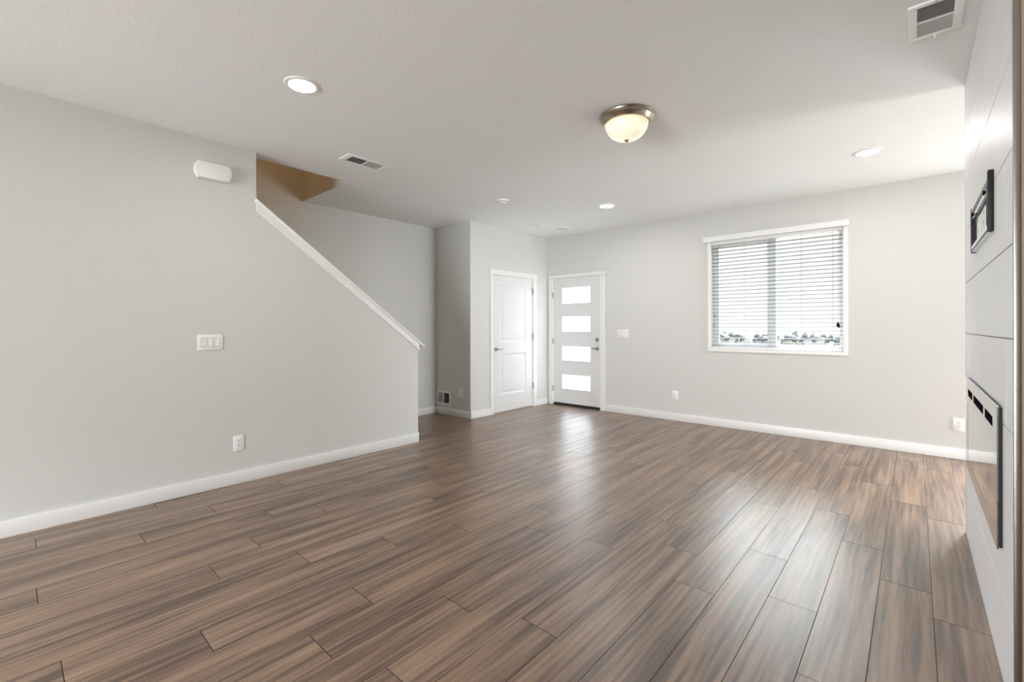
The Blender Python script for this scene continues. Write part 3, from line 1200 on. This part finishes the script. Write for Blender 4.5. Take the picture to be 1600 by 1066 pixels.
for u_ in (-0.25, 0.24):
    mb = MB()
    t = bmesh.new()
    bmesh.ops.create_cone(t, cap_ends=True, segments=6, radius1=0.010, radius2=0.010, depth=0.006)
    mb.add(t, Matrix.Translation((u_, BHt - 0.050, 0.0170)))
    mb.tube((u_, BHt - 0.050, 0.0), (u_, BHt - 0.050, 0.0165), 0.005)
    mb.build('bolt', BLACK, tv)
mb = MB()
mb.box(-0.31, 0.285, BHt - 0.060, BHt - 0.040, 0.010, 0.0130, 0.0008)
mb.build('slotted_strip', STEEL, tv)

ob = mount('recessed_outlet_box', 'chase', (XF, 2.955, 1.6735))
tag(ob, 'white media outlet box with a dark rim inside the wall bracket frame', 'outlet box')
mb = MB()
for (x0, x1, y0, y1) in ((-0.26, 0.22, 0.116, 0.126), (-0.26, 0.22, 0.0, 0.010), (-0.26, -0.248, 0.010, 0.116), (0.208, 0.22, 0.010, 0.116)):
    mb.box(x0, x1, y0, y1, 0.0, 0.0075, 0.001)
mb.build('rim', BLKMETAL, ob)
MB().box(-0.248, 0.208, 0.010, 0.116, 0.0, 0.002).build('back_plate', PLASTIC, ob)
for u_ in (-0.13, 0.10):
    p = MB().box(u_ - 0.04, u_ + 0.04, 0.016, 0.112, 0.002, 0.0045, 0.001).build('socket_plate', PLASTIC, ob)
    MB().box(u_ - 0.008, u_ + 0.020, 0.086, 0.092, 0.0044, 0.0052).build('socket_slot', SLOT, p)
    MB().box(u_ - 0.015, u_ - 0.011, 0.036, 0.056, 0.0044, 0.0052).build('socket_slot', SLOT, p)

# ------------------------------------------------------------------ outdoors
g = MB()
t = bmesh.new()
ys = [6.3, 20, 40, 56, 90, 140, 220, 330, 420]
zs = [-0.45, -0.5, -0.55, -0.62, -4.5, -8.5, -9.0, -9.2, -9.2]
xs = [-420, -200, -90, -40, -15, 0, 15, 40, 90, 200]
grid = [[t.verts.new((x, y, z)) for x in xs] for y, z in zip(ys, zs)]
for a, b in zip(grid, grid[1:]):
    for i in range(len(xs) - 1):
        t.faces.new((a[i], a[i + 1], b[i + 1], b[i]))
g.add(t)
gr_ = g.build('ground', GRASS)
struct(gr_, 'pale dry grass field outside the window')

rng = random.Random(3)
tone = ['pale', 'grey', 'tan']
for i in range(18):
    x = -190 + 12.5 * i + rng.uniform(-1.2, 1.2)
    y = 292 + rng.uniform(-5, 5)
    w_, d_, h_ = rng.uniform(7, 9.5), rng.uniform(7, 9), rng.uniform(3.2, 4.6)
    o = mount('house', 'room', (x, y, -9.2))
    k = i % 3
    tag(o, tone[k] + '-sided gabled house in the distant row seen through the window blind', 'house', 'distant ' + tone[k] + ' houses beyond the field')
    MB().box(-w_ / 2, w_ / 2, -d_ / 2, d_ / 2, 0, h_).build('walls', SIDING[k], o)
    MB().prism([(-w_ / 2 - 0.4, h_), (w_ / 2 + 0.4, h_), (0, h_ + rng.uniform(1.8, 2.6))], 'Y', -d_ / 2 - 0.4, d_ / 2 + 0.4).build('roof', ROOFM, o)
for i in range(104):
    row = i % 2
    x = -195 + 2.25 * i + rng.uniform(-0.3, 0.3)
    y = (268 if row == 0 else 318) + rng.uniform(-7, 7)
    s = rng.uniform(0.7, 1.05) * (0.9 if row == 0 else 1.2)
    o = mount('tree', 'room', (x, y, -9.15))
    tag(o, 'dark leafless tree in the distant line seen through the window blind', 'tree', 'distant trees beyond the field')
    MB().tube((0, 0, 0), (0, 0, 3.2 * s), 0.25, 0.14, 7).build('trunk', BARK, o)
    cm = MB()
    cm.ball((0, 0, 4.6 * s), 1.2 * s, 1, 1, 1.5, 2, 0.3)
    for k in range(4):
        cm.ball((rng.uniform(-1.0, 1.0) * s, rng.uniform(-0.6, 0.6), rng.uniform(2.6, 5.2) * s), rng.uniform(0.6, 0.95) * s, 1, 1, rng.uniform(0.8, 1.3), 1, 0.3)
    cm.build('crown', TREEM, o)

# bare sapling nearer the house
sp_ = mount('bare_sapling', 'room', (-1.75, 14.5, -0.47))
tag(sp_, 'bare sapling on the grass, low in the right window pane', 'shrub')
br = MB()


def branch(p, d, ln, r, depth):
    q = p + d * ln
    br.tube(p, q, r, r * 0.7, 5)
    if depth == 0:
        return
    for _ in range(3):
        nd = (d + Vector((rng.uniform(-0.8, 0.8), rng.uniform(-0.8, 0.8), rng.uniform(-0.1, 0.5)))).normalized()
        branch(p + d * ln * rng.uniform(0.55, 1.0), nd, ln * rng.uniform(0.55, 0.75), r * 0.6, depth - 1)


for k in range(4):
    branch(Vector((0, 0, 0)), Vector((rng.uniform(-0.5, 0.5), rng.uniform(-0.4, 0.4), 1)).normalized(), 0.5, 0.010, 3)
br.build('branches', BARK, sp_)
